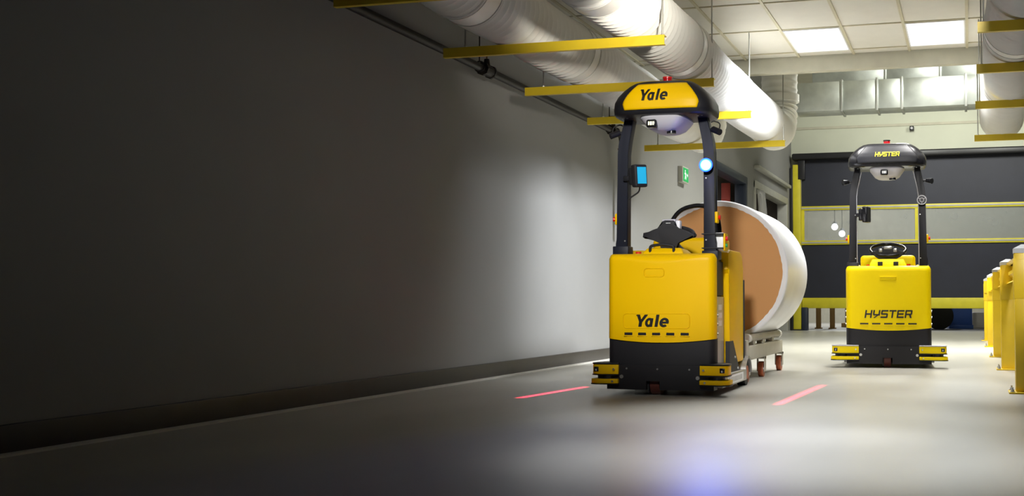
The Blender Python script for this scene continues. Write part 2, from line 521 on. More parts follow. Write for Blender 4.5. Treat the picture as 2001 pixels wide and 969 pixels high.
BEAM_L = [6.55, 8.15, 9.85, 11.64, 13.88]
BEAM_R = [6.85, 8.36, 9.86, 11.68, 14.05]
ZB = 2.60        # top of the beams
def duct(x, ys, label, elbow=True, yend=14.75):
    t = empty('ventilation_duct', (0, 0, 0)); tag(t, label, 'duct', 'white corrugated ventilation ducts')
    zc = ZB + RD + .012
    cuts = [(4.2, ys[1] - .9), (ys[1] - .75, ys[2] - .35), (ys[2] - .25, ys[3] + .3), (ys[3] + .4, yend)]
    for a, b in cuts:
        pts = sagpath(x, ys, zc, a, b, .02)
        if b == yend and elbow:
            last = Vector(pts[-1]); rr = .42
            for k in range(1, 11):
                an = PI / 2 * k / 10
                pts.append((last.x, last.y + rr * math.sin(an), last.z + rr * (1 - math.cos(an))))
        bm = NB(); corrugated(bm, pts, RD)
        finish('hose', bm, 'duct', t, 60)
    for (a, b), (c, e) in zip(cuts[:-1], cuts[1:]):
        m = (b + c) / 2; zz = sagpath(x, ys, zc, m - .1, m + .1, .02)
        bm = NB(); p = Vector(zz[0])
        xx = x + .012 * math.sin(m * 1.7 + x)
        s = 0
        for u, v in zip(ys[:-1], ys[1:]):
            if u <= m <= v: s = math.sin((m - u) / (v - u) * PI)
        z0 = zc - .02 * s
        sweep(bm, [(xx, b - .05, z0), (xx, b - .05, z0), (xx, b - .045, z0), (xx, c + .045, z0), (xx, c + .05, z0)], [RD - .01, RD + .006, RD + .011, RD + .011, RD + .004], 32)
        cb = finish('coupling', bm, 'clamp', t, 40)
        for yy in (b - .03, c + .03):
            bm = NB(); n = 40
            sweep(bm, [(xx + (RD + .013) * math.cos(2 * PI * k / n), yy, z0 + (RD + .013) * math.sin(2 * PI * k / n)) for k in range(n)], .004, 6, True)
            finish('clamp_wire', bm, 'duct_wire', cb, 60)
    if elbow:
        yv = yend + .42; zv = zc + .42
        bm = NB(); sweep(bm, [(x, yv, zv + .0), (x, yv, zv + .005), (x, yv, zv + .10), (x, yv, zv + .105)], [RD, RD + .022, RD + .022, RD], 32)
        finish('flange', bm, 'clamp', t, 40)
        bm = NB(); corrugated(bm, [(x, yv, zv + .1), (x + .02, yv, 4.6)], RD - .004, .1, .004)
        finish('riser', bm, 'duct', t, 60)
    return t


duct(-2.36, BEAM_L, 'white corrugated duct above the lit tow tractor, turning up at its far end')
duct(-3.30, BEAM_L, 'white corrugated duct nearest the left wall, half in shadow', True)
duct(.39, BEAM_R, 'white corrugated duct at the upper right edge over the yellow posts', False, 14.5)


def beam(x0, x1, y, rods, label, group):
    t = empty('duct_support_beam', ((x0 + x1) / 2, y, ZB)); h = (x1 - x0) / 2; c = (x0 + x1) / 2
    tag(t, label, 'beam', group)
    poly = [(-.035, -.072), (.005, -.072), (.005, -.066), (-.029, -.066), (-.029, -.006), (.035, -.006), (.035, 0), (-.035, 0)]
    PR('channel', 'yellow_beam', t, poly, 'x', -h, h)
    for rx in rods:
        r = CY('hanger_rod', 'rod', t, (rx - c, .012, -.05), (rx - c, .012, ZC - ZB), .0065, seg=8)
        CY('nut', 'bolt', r, (rx - c, .012, 0), (rx - c, .012, .014), .014, seg=6)


names = ['at the top edge nearest the camera', 'second from the camera, under both white ducts', 'third of the row, passing right behind the red beacon',
         'fourth of the row, its end showing right of the cowl', 'farthest of the row, below the duct elbow']
for i, y in enumerate(BEAM_L):
    beam(-3.82, -2.09, y, (-3.66, -2.115), 'yellow beam under the left ducts, ' + names[i], 'yellow beams carrying the left ducts')
rn = ['above the top edge', 'topmost in view at the right edge', 'second from the top at the right edge', 'third from the top at the right edge', 'lowest at the right edge']
for i, y in list(enumerate(BEAM_R))[1:]:
    beam(.075, 1.2, y, (.115, .80), 'yellow beam under the right duct, ' + rn[i], 'yellow beams carrying the right duct')

# square sheet metal ducts across the back
def sheet_duct(y, x0, x1, z0, z1, cuts, label):
    t = empty('sheet_metal_duct', ((x0 + x1) / 2, y, z0)); c = (x0 + x1) / 2
    tag(t, label, 'duct')
    xs = [x0] + cuts + [x1]
    for a, b in zip(xs[:-1], xs[1:]):
        bm = NB(); box(bm, a - c + .006, b - c - .006, 0, .6, 0, z1 - z0, bev=.004)
        finish('duct_section', bm, 'galv', t, 30)
    for x in cuts:
        BX('flange', 'galv_joint', t, x - c - .02, x - c + .02, -.025, .6, -.03, z1 - z0 + .03, bev=.003)


sheet_duct(20., -2.85, 3.9, 3.93, 4.42, [-2.05, -1.46, -1.05, -.02, 1.0, 2.0, 3.0], 'long galvanised duct with flanged joints, lower of the two')
sheet_duct(21.2, -2.7, 3.9, 4.60, 5.15, [-1.4, -.45, .8, 2.0, 3.1], 'galvanised duct above and behind the flanged one')
c = empty('wall_camera', (-1.27, YB - .03, 4.78)); tag(c, 'small black box fixed on the end wall', 'sensor')
BX('housing', 'black', c, -.05, .05, -.14, 0, -.05, .05, bev=.01); CY('lens', 'black_gloss', c, (0, -.15, 0), (0, -.13, 0), .03)

# dark pipe along the left wall
XP = XL + .13
t = empty('wall_pipe', (XP, 0, 2.69)); tag(t, 'dark pipe running along the left wall', 'pipe')
TB('pipe', 'pipe', t, fillet([(0, 2, 0), (0, 13.4, 0), (0, 13.55, -.02), (0, 13.56, -1.2)], .12), .034, 14)
for y in (9.42, 13.2):
    v = empty('valve', (0, y, 0)); v.parent = t
    v2 = None
    bm = NB(); cyl(bm, (0, -.09, 0), (0, .09, 0), .05, seg=12); cyl(bm, (0, -.10, 0), (0, -.07, 0), .06, seg=8); cyl(bm, (0, .07, 0), (0, .10, 0), .06, seg=8)
    cyl(bm, (0, 0, .02), (0, 0, .10), .035, .022, 10)
    for q in bm.verts: q.co.y += y
    bpy.data.objects.remove(v)
    v = finish('valve', bm, 'pipe', t, 40)
    bm = NB(); cyl(bm, (0, y, .09), (0, y, .17), .008, seg=8)
    sweep(bm, [(.06 * math.cos(2 * PI * k / 16), y + .06 * math.sin(2 * PI * k / 16), .165) for k in range(16)], .008, 6, True)
    cyl(bm, (-.06, y, .165), (.06, y, .165), .006, seg=6); cyl(bm, (0, y - .06, .165), (0, y + .06, .165), .006, seg=6)
    finish('hand_wheel', bm, 'brass', v, 40)
    bm = NB(); n = 20; yy = y - .16
    sweep(bm, [(.045 * math.cos(2 * PI * k / n), yy, .005 + .045 * math.sin(2 * PI * k / n)) for k in range(n)], .006, 6, True)
    cyl(bm, (0, yy, .05), (0, yy, ZC - 2.69), .006, seg=8)
    finish('hanger', bm, 'pipe', t, 40)
bm = NB(); cyl(bm, (0, 13.54, -.22), (.02, 13.44, -.22), .014, seg=10); cyl(bm, (.02, 13.45, -.28), (.02, 13.45, -.20), .016, seg=10); cyl(bm, (-.03, 13.48, -.175), (.06, 13.48, -.175), .01, seg=8); cyl(bm, (.012, 13.48, -.22), (.012, 13.48, -.18), .008, seg=8)
finish('tap', bm, 'brass', t, 40)

# exit sign on the left wall
t = empty('exit_sign', (XL, 17.1, 2.58)); tag(t, 'small lit green exit sign on the left wall', 'sign')
BX('housing', 'door_grey', t, .0, .075, -.19, .19, -.12, .12, bev=.006)
f = BX('face', 'exit_green', t, .0755, .080, -.16, .16, -.10, .10)
bm = NB()   # running figure and arrow
def quadx(bm, pts): prism(bm, pts, 'x', .0802, .0822)
cyl(bm, (.0802, -.045, .055), (.0822, -.045, .055), .016, seg=12)
quadx(bm, [(-.055, .035), (-.03, .035), (-.015, -.01), (-.045, -.01)])
quadx(bm, [(-.045, -.01), (-.02, -.01), (-.055, -.07), (-.075, -.065)]); quadx(bm, [(-.035, -.01), (-.015, -.01), (.01, -.04), (-.005, -.05)])
quadx(bm, [(-.005, -.05), (.01, -.04), (.0, -.075), (-.012, -.072)]); quadx(bm, [(-.05, .035), (-.04, .025), (-.085, .0), (-.09, .012)]); quadx(bm, [(-.03, .035), (-.02, .022), (.01, .0), (.015, .012)])
finish('running_figure', bm, 'exit_white', f)
bm = NB(); quadx(bm, [(.05, .01), (.088, .01), (.088, .03), (.12, 0), (.088, -.03), (.088, -.01), (.05, -.01)])
finish('arrow', bm, 'exit_white', f)


# ------------------------------------------------------------------ yellow guard posts on the right
def guard_post(x, y, label):
    t = empty('guard_post', (x + .075, y + .075, 0)); tag(t, label, 'post', 'yellow guard posts')
    BX('post', 'post_yellow', t, -.075, .075, -.075, .075, .012, 1.06, bev=.008)
    bm = NB(); loft(bm, [[(-.079, -.079, 1.045), (.079, -.079, 1.045), (.079, .079, 1.045), (-.079, .079, 1.045)],
                         [(-.079, -.079, 1.08), (.079, -.079, 1.08), (.079, .079, 1.08), (-.079, .079, 1.08)],
                         [(-.02, -.02, 1.112), (.02, -.02, 1.112), (.02, .02, 1.112), (-.02, .02, 1.112)]])
    finish('cap', bm, 'cap_grey', t)
    bm = NB(); box(bm, -.079, .079, -.079, .079, .705, 1.0, bev=.003)
    finish('sleeve', bm, 'post_yellow', t, 30)
    p = BX('base_plate', 'post_yellow', t, -.125, .125, -.125, .125, 0, .014, bev=.003)
    for bx in (-.1, .1):
        for by in (-.1, .1):
            bm = NB(); cyl(bm, (bx, by, .014), (bx, by, .02), .02, seg=12); cyl(bm, (bx, by, .02), (bx, by, .034), .014, seg=6); cyl(bm, (bx, by, .034), (bx, by, .05), .007, seg=8)
            finish('anchor_bolt', bm, 'bolt', p, 40)
    return t


GP = [(.322, 9.2), (.300, 12.35), (.275, 15.2), (.258, 18.6), (.240, 21.6)]
gl = ['nearest to the camera, cut by the right edge', 'second from the camera', 'middle one of the row', 'second from the far end of the row', 'farthest of the row, by the roller door']
for (x, y), l in zip(GP, gl): guard_post(x, y, 'yellow square guard post with grey cap, ' + l)
prof = [(0, 0), (.028, .02), (.055, .02), (.055, .06), (.02, .085), (.02, .115), (.055, .14), (.055, .18), (.028, .18), (0, .20)]
ol = ['nearest', 'second', 'third', 'farthest']
for i in range(4):
    (xa, ya), (xb, yb) = GP[i], GP[i + 1]
    t = empty('guard_rail', (xa + .06, ya + .165, .86)); tag(t, 'yellow guard rail between the posts at right, %s from the camera' % ol[i], 'rail', 'yellow guard rails')
    L = yb - ya - .175; sk = xb - xa
    bm = NB()
    A = [bm.verts.new((p[0], 0, p[1])) for p in prof] + [bm.verts.new((p[0] - .006, 0, p[1])) for p in prof[::-1]]
    B = [bm.verts.new((v.co.x + sk, L, v.co.z)) for v in A]
    n = len(A)
    bm.faces.new(A); bm.faces.new(B[::-1])
    for k in range(n): bm.faces.new((A[k], B[k], B[(k + 1) % n], A[(k + 1) % n]))
    finish('rail_beam', bm, 'post_yellow', t)
    for yy in (0, L - .012):
        BX('bracket', 'post_yellow', t, -.05 + sk * yy / L, .06 + sk * yy / L, yy, yy + .012, -.02, .19)


# ------------------------------------------------------------------ lettering
def letters_hyster():
    """six wide block letters as convex quads on a 1-high grid"""
    t = .19
    G = []
    def R(x0, x1, z0, z1): return [(x0, z0), (x1, z0), (x1, z1), (x0, z1)]
    H = [R(0, .22, 0, 1), R(.78, 1, 0, 1), R(.22, .78, .40, .59)]
    Y = [R(0, .22, .46, 1), R(.78, 1, .30, 1), R(.1, .9, .32, .50), [(.10, 0), (.34, 0), (.80, .32), (.55, .32)], [(0, .46), (.22, .46), (.22, .32), (.1, .32)]]
    Sx = [R(.08, 1, .81, 1), R(0, .22, .47, .92), R(.08, .92, .41, .59), R(.78, 1, .08, .53), R(0, .92, 0, .19), [(0, .92), (.22, .92), (.22, 1), (.08, 1)], [(.78, .08), (1, .08), (.92, 0), (.78, 0)]]
    T = [R(0, 1, .81, 1), R(.39, .61, 0, .81)]
    Ee = [R(0, .22, 0, 1), R(.22, 1, .81, 1), R(.22, .92, .41, .59), R(.22, 1, 0, .19)]
    Rr = [R(0, .22, 0, 1), R(.22, .92, .81, 1), R(.78, 1, .45, .92), R(.22, .92, .36, .54), [(.78, .92), (1, .92), (.92, 1), (.78, 1)], [(.76, 0), (1, 0), (.84, .36), (.58, .36)]]
    x = 0
    for L in (H, Y, Sx, T, Ee, Rr):
        for q in L: G.append([(x + a * .90 + b * .16, b) for a, b in q])
        x += 1.02
    W = x - .12 + .16
    return G, W


def letters_yale():
    G = []
    def add(q, ox): G.append([(ox + a + b * .17, b) for a, b in q])
    def arc(ox, cx, cz, rx, rz, tx, tz, a0, a1, n=14):
        for k in range(n):
            p, q = math.radians(a0 + (a1 - a0) * k / n), math.radians(a0 + (a1 - a0) * (k + 1) / n)
            add([(cx + rx * math.cos(p), cz + rz * math.sin(p)), (cx + rx * math.cos(q), cz + rz * math.sin(q)),
                 (cx + (rx - tx) * math.cos(q), cz + (rz - tz) * math.sin(q)), (cx + (rx - tx) * math.cos(p), cz + (rz - tz) * math.sin(p))], ox)
    # Y
    add([(-.06, 1), (.22, 1), (.45, .44), (.26, .36)], 0); add([(.62, 1), (.90, 1), (.50, .36), (.30, .44)], 0); add([(.24, 0), (.51, 0), (.51, .46), (.24, .46)], 0)
    add([(-.10, .90), (-.06, 1), (.1, 1), (.1, .90)], 0)
    # a
    arc(.78, .30, .355, .33, .385, .225, .20, 20, 340); add([(.38, 0), (.62, 0), (.62, .70), (.38, .70)], .78)
    # l
    add([(0, 0), (.25, 0), (.25, 1.0), (0, 1.0)], 1.60)
    # e
    arc(1.98, .36, .36, .385, .39, .235, .195, 0, 312); add([(.14, .275), (.73, .275), (.745, .43), (.14, .43)], 1.98)
    return G, 2.98


def logo(name, m, parent, kind, x0, x1, z0, z1, ysurf, th=.004):
    G, W = letters_hyster() if kind == 'wide' else letters_yale()
    bm = NB(); sx = (x1 - x0) / W; sz = z1 - z0
    for q in G:
        p4 = [(x0 + a * sx, z0 + b * sz) for a, b in q]
        nn = 1 + int(max(abs(p4[0][1] - p4[3][1]), abs(p4[1][1] - p4[2][1])) / .016)
        mm = 1 + int(max(abs(p4[0][0] - p4[1][0]), abs(p4[3][0] - p4[2][0])) / .03)
        def at(u, v):
            return tuple((p4[0][c] * (1 - u) + p4[1][c] * u) * (1 - v) + (p4[3][c] * (1 - u) + p4[2][c] * u) * v for c in (0, 1))
        g = [[at(i / mm, j / nn) for i in range(mm + 1)] for j in range(nn + 1)]
        A = [[bm.verts.new((x, ysurf(x, z) - th, z)) for x, z in row] for row in g]
        B = [[bm.verts.new((x, ysurf(x, z) + .004, z)) for x, z in row] for row in g]
        for j in range(nn):
            for i in range(mm):
                bm.faces.new((A[j][i], A[j][i + 1], A[j + 1][i + 1], A[j + 1][i])); bm.faces.new((B[j][i], B[j + 1][i], B[j + 1][i + 1], B[j][i + 1]))
        ring = lambda K: K[0][:-1] + [r[-1] for r in K[:-1]] + K[-1][:0:-1] + [r[0] for r in K[:0:-1]]
        ra_, rb_ = ring(A), ring(B); n = len(ra_)
        for k in range(n): bm.faces.new((ra_[k], rb_[k], rb_[(k + 1) % n], ra_[(k + 1) % n]))
    return finish(name, bm, m, parent)


# ------------------------------------------------------------------ tow tractor
def lin(a, b, n): return [a + (b - a) * k / n for k in range(n + 1)]


def tow_tractor(kind, loc, rz, label, hw, bw, cw):
    A = kind == 'a'
    t = empty('tow_tractor', loc, rz); tag(t, label, 'tow tractor', 'robotic tow tractors')
    body = 'body_a' if A else 'body_b'
    ZT = 1.035 if A else 1.055
    # ---- front hood
    zb = lambda x: .385 + .028 * (x / hw) ** 2
    re = .05
    def hy(x, z):
        y = .035 * (x / hw) ** 2
        dx = max(0, abs(x) - (hw - re)); dz = max(0, z - (ZT - re))
        dd = min(re * .999, math.hypot(dx, dz)); y += re - math.sqrt(re * re - dd * dd)
        if A:
            za = ZT - .062 + .055 * (x / (.86 * hw)) ** 2
            if z > za: y += (z - za) * .55
        return y
    xs = [-hw + (hw * 2) * k / 64 for k in range(65)]
    def zt(x):
        dx = max(0, abs(x) - (hw - .035)); return ZT - (.035 - math.sqrt(max(0, .035 ** 2 - dx * dx)))
    bm = NB(); field(bm, xs, zb, zt, 56, hy, .12)
    hood = finish('hood', bm, body, t, 32)
    # recessed latch, logo outline and vent slots
    lz = .945 if A else .955
    px = -.04 if A else -.005
    if A:
        pts = rrect(px - .075, px + .075, .865, .925, .02)
        bm = NB(); sweep(bm, [(x, hy(x, z), z) for x, z in dense(pts)], .0045, 6, True); finish('latch_rim', bm, body, hood, 60)
        bm = NB(); prism(bm, rrect(px - .06, px + .06, .875, .915, .012), 'y', -.001, .01); finish('latch_plate', bm, body, hood, 30)
        pts = rrect(-.275, .225, .488, .595, .025)
        bm = NB(); sweep(bm, [(x, hy(x, z), z) for x, z in dense(pts)], .0035, 6, True); finish('logo_outline', bm, body, hood, 60)
        logo('logo', 'logo_black', hood, 'bold', -.18, .09, .500, .588, hy)
        slots = [(-.265 + .106 * k, -.205 + .106 * k) for k in range(5)]
        sz = (.438, .457)
    else:
        bm = NB(); box(bm, -.085, .085, -.006, .012, .900, .945, bev=.012, seg=3); finish('latch_plate', bm, body, hood, 30)
        bm = NB(); box(bm, -.085, .085, -.010, .0, .933, .945, bev=.003); finish('latch_rim', bm, body, hood, 30)
        logo('logo', 'logo_black', hood, 'wide', -.245, .245, .515, .597, hy)
        slots = [(-.29 + .122 * k, -.205 + .122 * k) for k in range(5)]
        sz = (.448, .463)
    for a, b in slots:
        y = min(hy(a, .46), hy(b, .46), hy((a + b) / 2, .46))
        BX('vent_slot', 'logo_black', hood, a, b, y - .0015, y + .02, *sz)
        BX('slot_lip', body, hood, a - .006, b + .006, y - .005, y + .02, sz[0] - .009, sz[0] - .001, bev=.003)
    # ---- chassis
    yc = lambda x, z: .012 + .035 * (x / hw) ** 2 + (lambda d: .05 - math.sqrt(.0025 - min(.0499, d) ** 2))(max(0, abs(x) - (hw - .05)))
    bm = NB(); field(bm, [x * 1.0 for x in xs], lambda x: .215, lambda x: zb(x) + .004, 4, yc, .14)
    finish('skirt', bm, 'chassis', t, 32)
    w2 = hw - .004
    xn = -.045 if A else -.015
    nx = [-w2, -w2 * .9, -w2 * .7, -.3, -.2, xn - .052, xn - .05, xn + .05, xn + .052, .15, .25, w2 * .8, w2 * .92, w2]
    bm = NB(); field(bm, nx, lambda x: .105 if abs(x - xn) < .0505 else .042, lambda x: .222, 3, lambda x, z: -.012 + .03 * (x / hw) ** 2, .14)
    plate = finish('front_plate', bm, 'chassis', t, 25)
    for bx, bz, r in ((-.245, .195, .007), (-.01, .193, .007), (.225, .192, .007), (-.285, .135, .014), (.285, .132, .014)):
        y = -.012 + .03 * (bx / hw) ** 2
        CY('bolt', 'bolt', plate, (bx, y - .006, bz), (bx, y + .01, bz), r, seg=12)
    BX('inner_frame', 'black_soft', t, -hw + .06, hw - .06, .13, .58, .06, ZT - .03)
    CY('drive_wheel', 'wheel_brown', t, (xn - .035, .13, .098), (xn + .035, .13, .098), .098, seg=32)
    BX('wheel_guard', 'dark', t, xn - .05, xn - .04, .03, .14, .02, .2)
    BX('under_tray', 'dark', t, -hw + .03, hw - .03, .13, 1.2, .045, .1)
    # ---- scanner bumpers at the corners
    for s in (-1, 1):
        c = empty('corner_bumper', (0, 0, 0)); c.parent = t
        e = bw - .055
        def plan(grow):
            P = [(.31, .12), (.305, -.018 - grow), (.42, -.030 - grow)]
            for k in range(7):
                a = math.radians(-90 + 80 * k / 6); P.append((e + (.05 + grow) * math.cos(a), .032 + (.058 + grow) * math.sin(a)))
            P += [(bw - .01 + grow, .13), (bw - .05, .2), (.40, .21)]
            return [(s * x, y) for x, y in P]
        PR('upper_shell', body, c, plan(0), 'z', .152, .222, .004)
        PR('lower_shell', body, c, plan(.012), 'z', .085, .118, .004)
        PR('top_plate', 'black' if A else 'lidar_grey', c, plan(.004), 'z', .224, .234, .002)
        PR('mid_plate', 'black', c, plan(.006), 'z', .144, .151)
        PR('lower_plate', 'black', c, plan(.016), 'z', .077, .084)
        CY('scanner', 'black_gloss', c, (s * (bw - .10), .05, .118), (s * (bw - .10), .05, .145), .065, seg=24)
        yw = -.024
        sx = bw - .045
        BX('sensor_window', 'black_gloss', c, s * sx - .018, s * sx + .018, yw - .006, yw + .01, .170, .206, bev=.004)
        BX('sensor_eye', 'lidar_grey', c, s * sx - .006, s * sx + .004, yw - .009, yw, .176, .190, bev=.002)
        for bx, bz in ((.335, .19), (.345, .101)):
            CY('screw', 'bolt', c, (s * bx, -.042, bz), (s * bx, -.01, bz), .008, seg=10)
    # ---- right and left flanks
    for s in (-1, 1):
        f = BX('side_panel', 'panel_grey', t, *sorted((s * (hw - .055), s * (hw - .04))), .15, .57, .20, .72, bev=.004)
        BX('cover_strip', 'panel_grey', f, *sorted((s * (hw - .04), s * (hw - .028))), .22, .31, .22, .70, bev=.004)
        for zz in (.50, .56, .62):
            BX('sticker', 'white', f, *sorted((s * (hw - .04), s * (hw - .0385))), .36, .49, zz, zz + .04)
        BX('upper_panel', 'dark', t, *sorted((s * (hw - .058), s * (hw - .045))), .15, .57, .73, ZT - .05)
        e = BX('edge_strip', 'black_gloss', t, *sorted((s * (hw - .025), s * (hw - .006))), .118, .145, .40, ZT - .03, bev=.004)
        for zz in (.45, .52, .585):
            CY('latch', 'bolt', e, (s * (hw - .01), .14, zz), (s * (hw + .008), .14, zz), .011, seg=10)
        # rear housing
        b = PR('rear_side', body, t, [(.60, .20), (1.19, .20), (1.19, .95), (1.15, 1.06), (1.07, 1.085), (.63, 1.085), (.58, 1.06), (.565, .93), (.60, .90), (.60, .35)], 'x', *sorted((s * hw, s * (hw - .14))), bev=.02)
        BX('rear_edge', 'black_soft', b, *sorted((s * (hw + .006), s * (hw - .1))), 1.19, 1.215, .15, .86, bev=.004)
        PR('gusset', 'dark', t, [(.40, .14), (1.02, .14), (.94, .18), (.72, .38), (.58, .38), (.58, .18), (.40, .18)], 'x', *sorted((s * (hw + .004), s * (hw - .03))))
        for yy, zz in ((.78, .25), (.90, .16)):
            CY('bolt', 'bolt', t, (s * (hw + .002), yy, zz), (s * (hw + .012), yy, zz), .010, seg=10)
        # low side sill with a pale label
        k = BX('sill', 'steel', t, *sorted((s * (hw + .03), s * (hw - .10))), .18, 1.16, .05, .14, bev=.006)
        lb = BX('label_plate', 'white', k, *sorted((s * (hw + .03), s * (hw + .0325))), .34, 1.0, .062, .125)
        if A:
            for q in range(9):
                y0 = .40 + q * .062
                BX('print', 'steel', k, *sorted((s * (hw + .0325), s * (hw + .0332))), y0, y0 + .035, .075, .112)
        BX('sill_bracket', 'steel', t, *sorted((s * (hw + .05), s * (hw - .06))), .19, .23, .14, .23, bev=.004)
        bm = NB(); n = 14
        P = [(1.26 + .15 * math.cos(PI * q / n), .10 + .14 * math.sin(PI * q / n)) for q in range(n + 1)] + [(1.26 - .13 * math.cos(PI * q / n), .10 + .12 * math.sin(PI * q / n)) for q in range(n + 1)]
        prism(bm, P, 'x', *sorted((s * (hw - .07), s * (hw + .03)))); finish('fender', bm, 'steel', t, 40)
        wl = CY('rear_wheel', 'black_rubber', t, (s * (hw - .06), 1.26, .105), (s * (hw + .01), 1.26, .105), .105, seg=28)
        CY('wheel_hub', 'orange', wl, (s * (hw + .005), 1.26, .105), (s * (hw + .018), 1.26, .105), .055, seg=20)
    BX('rear_wall', body, t, -hw + .12, hw - .12, 1.02, 1.19, .2, 1.09, bev=.02)
    BX('rear_hump', body, t, -.30, .30, .94, 1.18, 1.0, 1.20, bev=.04, seg=4)
    BX('axle', 'dark', t, -hw + .05, hw - .05, 1.23, 1.29, .08, .13)
    BX('hitch', 'black', t, -.06, .06, 1.19, 1.33, .18, .24, bev=.005)
    # ---- console on top of the hood
    cz = ZT + .045 if A else ZT + .075
    chw = .165 if A else .20
    bm = NB(); loft(bm, [[(-chw, .10, ZT - .05), (chw, .10, ZT - .05), (chw, .50, ZT - .05), (-chw, .50, ZT - .05)],
                         [(-chw + .01, .11, ZT + .01), (chw - .01, .11, ZT + .01), (chw - .02, .48, ZT + .01), (-chw + .02, .48, ZT + .01)],
                         [(-chw + .035, .14, cz), (chw - .035, .14, cz), (chw - .06, .44, cz), (-chw + .06, .44, cz)]])
    bmesh.ops.bevel(bm, geom=bm.edges[:], offset=.012, segments=3, affect='EDGES', profile=.5)
    con = finish('console', bm, body, t, 35)
    CY('stop_button', 'red', con, (-.20, .16, ZT - .02), (-.20, .16, ZT + .018), .022, seg=16)
    CY('stop_collar', body, con, (-.20, .16, ZT - .03), (-.20, .16, ZT + .004), .04, seg=16)
    if not A: CY('stop_button', 'red', con, (.21, .16, ZT - .02), (.21, .16, ZT + .022), .02, seg=16)
    # black grab strap
    hh = cz + .014
    sx0 = -.10 if A else -.09
    bm = NB(); sweep(bm, fillet([(sx0, .125, ZT + .0), (sx0, .12, hh), (sx0 + .09, .115, hh + .012), (sx0 + .18, .12, hh), (sx0 + .18, .125, ZT)], .02, 4), .011, 8)
    if A: finish('grab_strap', bm, 'black_soft', t, 50)
    else:
        bm.free()
        for q in (-.08, .08): BX('strap_mount', 'black_soft', t, q - .025, q + .025, .10, .16, ZT - .005, ZT + .045, bev=.006)
    # ---- steering column
    st = CY('steering_column', 'black_soft', t, (.01, .40, cz - .02), (.0, .37, 1.115), .085, .055, seg=24)
    CY('column_neck', 'black_soft', st, (0, .37, 1.10), (0, .34, 1.17), .035, seg=16)
    if A:
        bm = NB()
        prof = [(-.205, 1.172), (-.20, 1.203), (-.15, 1.212), (-.075, 1.222), (-.058, 1.285), (-.03, 1.297), (.035, 1.295), (.055, 1.275), (.07, 1.222), (.15, 1.210), (.20, 1.198), (.205, 1.172), (.19, 1.162), (.11, 1.158), (.062, 1.135), (.045, 1.09), (.04, 1.05), (-.04, 1.05), (-.045, 1.09), (-.062, 1.135), (-.11, 1.158), (-.19, 1.160)]
        prism(bm, prof, 'y', .285, .345, .015); finish('steering_yoke', bm, 'black_soft', st, 40)
        TB('steering_rim', 'black_rubber', st, fillet([(-.19, .33, 1.18), (-.15, .42, 1.22), (-.06, .49, 1.25), (.06, .49, 1.25), (.15, .42, 1.22), (.19, .33, 1.18)], .05), .018, 10)
        BX('control_pod', 'lidar_grey', st, -.055, .05, .30, .40, 1.285, 1.305, bev=.006)
        BX('paddle', 'white', st, .05, .085, .30, .37, 1.22, 1.295, bev=.008)
        BX('paddle', 'lidar_grey', st, -.08, -.06, .36, .42, 1.22, 1.28, bev=.006)
        BX('badge', 'led_off', st, -.02, .015, .282, .287, 1.272, 1.276)
    else:
        n = 40; tilt = math.radians(38)
        ring = [(.185 * math.cos(2 * PI * k / n), .36 + .185 * math.sin(2 * PI * k / n) * math.cos(tilt), 1.235 + .185 * math.sin(2 * PI * k / n) * math.sin(tilt) * .6) for k in range(n)]
        bm = NB(); sweep(bm, ring, .017, 10, True); finish('steering_rim', bm, 'black_gloss', st, 60)
        bm = NB(); prism(bm, [(-.18, 1.19), (-.17, 1.215), (-.09, 1.215), (-.06, 1.26), (.06, 1.26), (.09, 1.215), (.17, 1.215), (.18, 1.19), (.12, 1.165), (.06, 1.11), (-.06, 1.11), (-.12, 1.165)], 'y', .23, .29, .012)
        finish('steering_yoke', bm, 'black_soft', st, 40)
        BX('control_pod', 'steel', st, -.045, .045, .225, .30, 1.235, 1.268, bev=.01)
        for q in (-1, 1): BX('paddle', 'steel', st, q * .075 - .018, q * .075 + .018, .225, .26, 1.205, 1.245, bev=.006)
    # backrest grab bar
    if A:
        TB('grab_bar', 'black_gloss', t, fillet([(-.185, 1.06, 1.18), (-.19, 1.06, 1.30), (-.10, 1.06, 1.44), (.07, 1.06, 1.475), (.20, 1.06, 1.43), (.235, 1.06, 1.30), (.235, 1.06, 1.18)], .09), .018, 12)
    # ---- masts
    mm = 'mast_navy' if A else 'black'
    z0 = 2.06 if A else 2.09
    for s in (-1, 1):
        ox = (.022 if s < 0 else .004) if A else .034
        ix = ox if A else .044
        zz_ = z0 + .03
        dzb = .015 if A else .055
        P = [(.375 + ox, ZT - .05), (.375 + ox, 1.12), (.358 + ox, 1.20), (.358 + ox, 1.80), (.350 + ox, 1.88), (.300 + ox, zz_), (.228 + ix, zz_), (.270 + ix, 1.88), (.280 + ix, 1.80), (.280 + ix, ZT - .05)]
        m = PR('mast', mm, t, [(s * x, z) for x, z in P], 'y', .22, .32, .008)
        Pi = [(.2785, 1.80), (.2685, 1.88), (.2265, 2.06), (.2205, 2.06), (.2625, 1.88), (.2725, 1.80), (.2725, 1.05), (.2785, 1.05)]
        if not A: PR('inner_trim', 'lidar_grey', m, [(s * (x + ix), z) for x, z in Pi], 'y', .235, .30)
        BX('foot_bracket', mm, m, *sorted((s * (.27 + ox), s * (.392 + ox))), .20, .34, ZT - .04, 1.10 if s < 0 else 1.06, bev=.006)
        for zz in (1.60, 1.14):
            CY('screw', 'bolt', m, (s * (.30 + ox), .214, zz), (s * (.30 + ox), .225, zz), .006, seg=10)
        # emergency stop box on the outside
        eb = BX('stop_box', 'body_a', t, *sorted((s * (.358 + ox), s * (.385 + ox))), .23, .29, 1.25 + dzb, 1.335 + dzb, bev=.008)
        CY('stop_button', 'red', eb, (s * (.383 + ox), .26, 1.293 + dzb), (s * (.402 + ox), .26, 1.293 + dzb), .014, .019, seg=16)
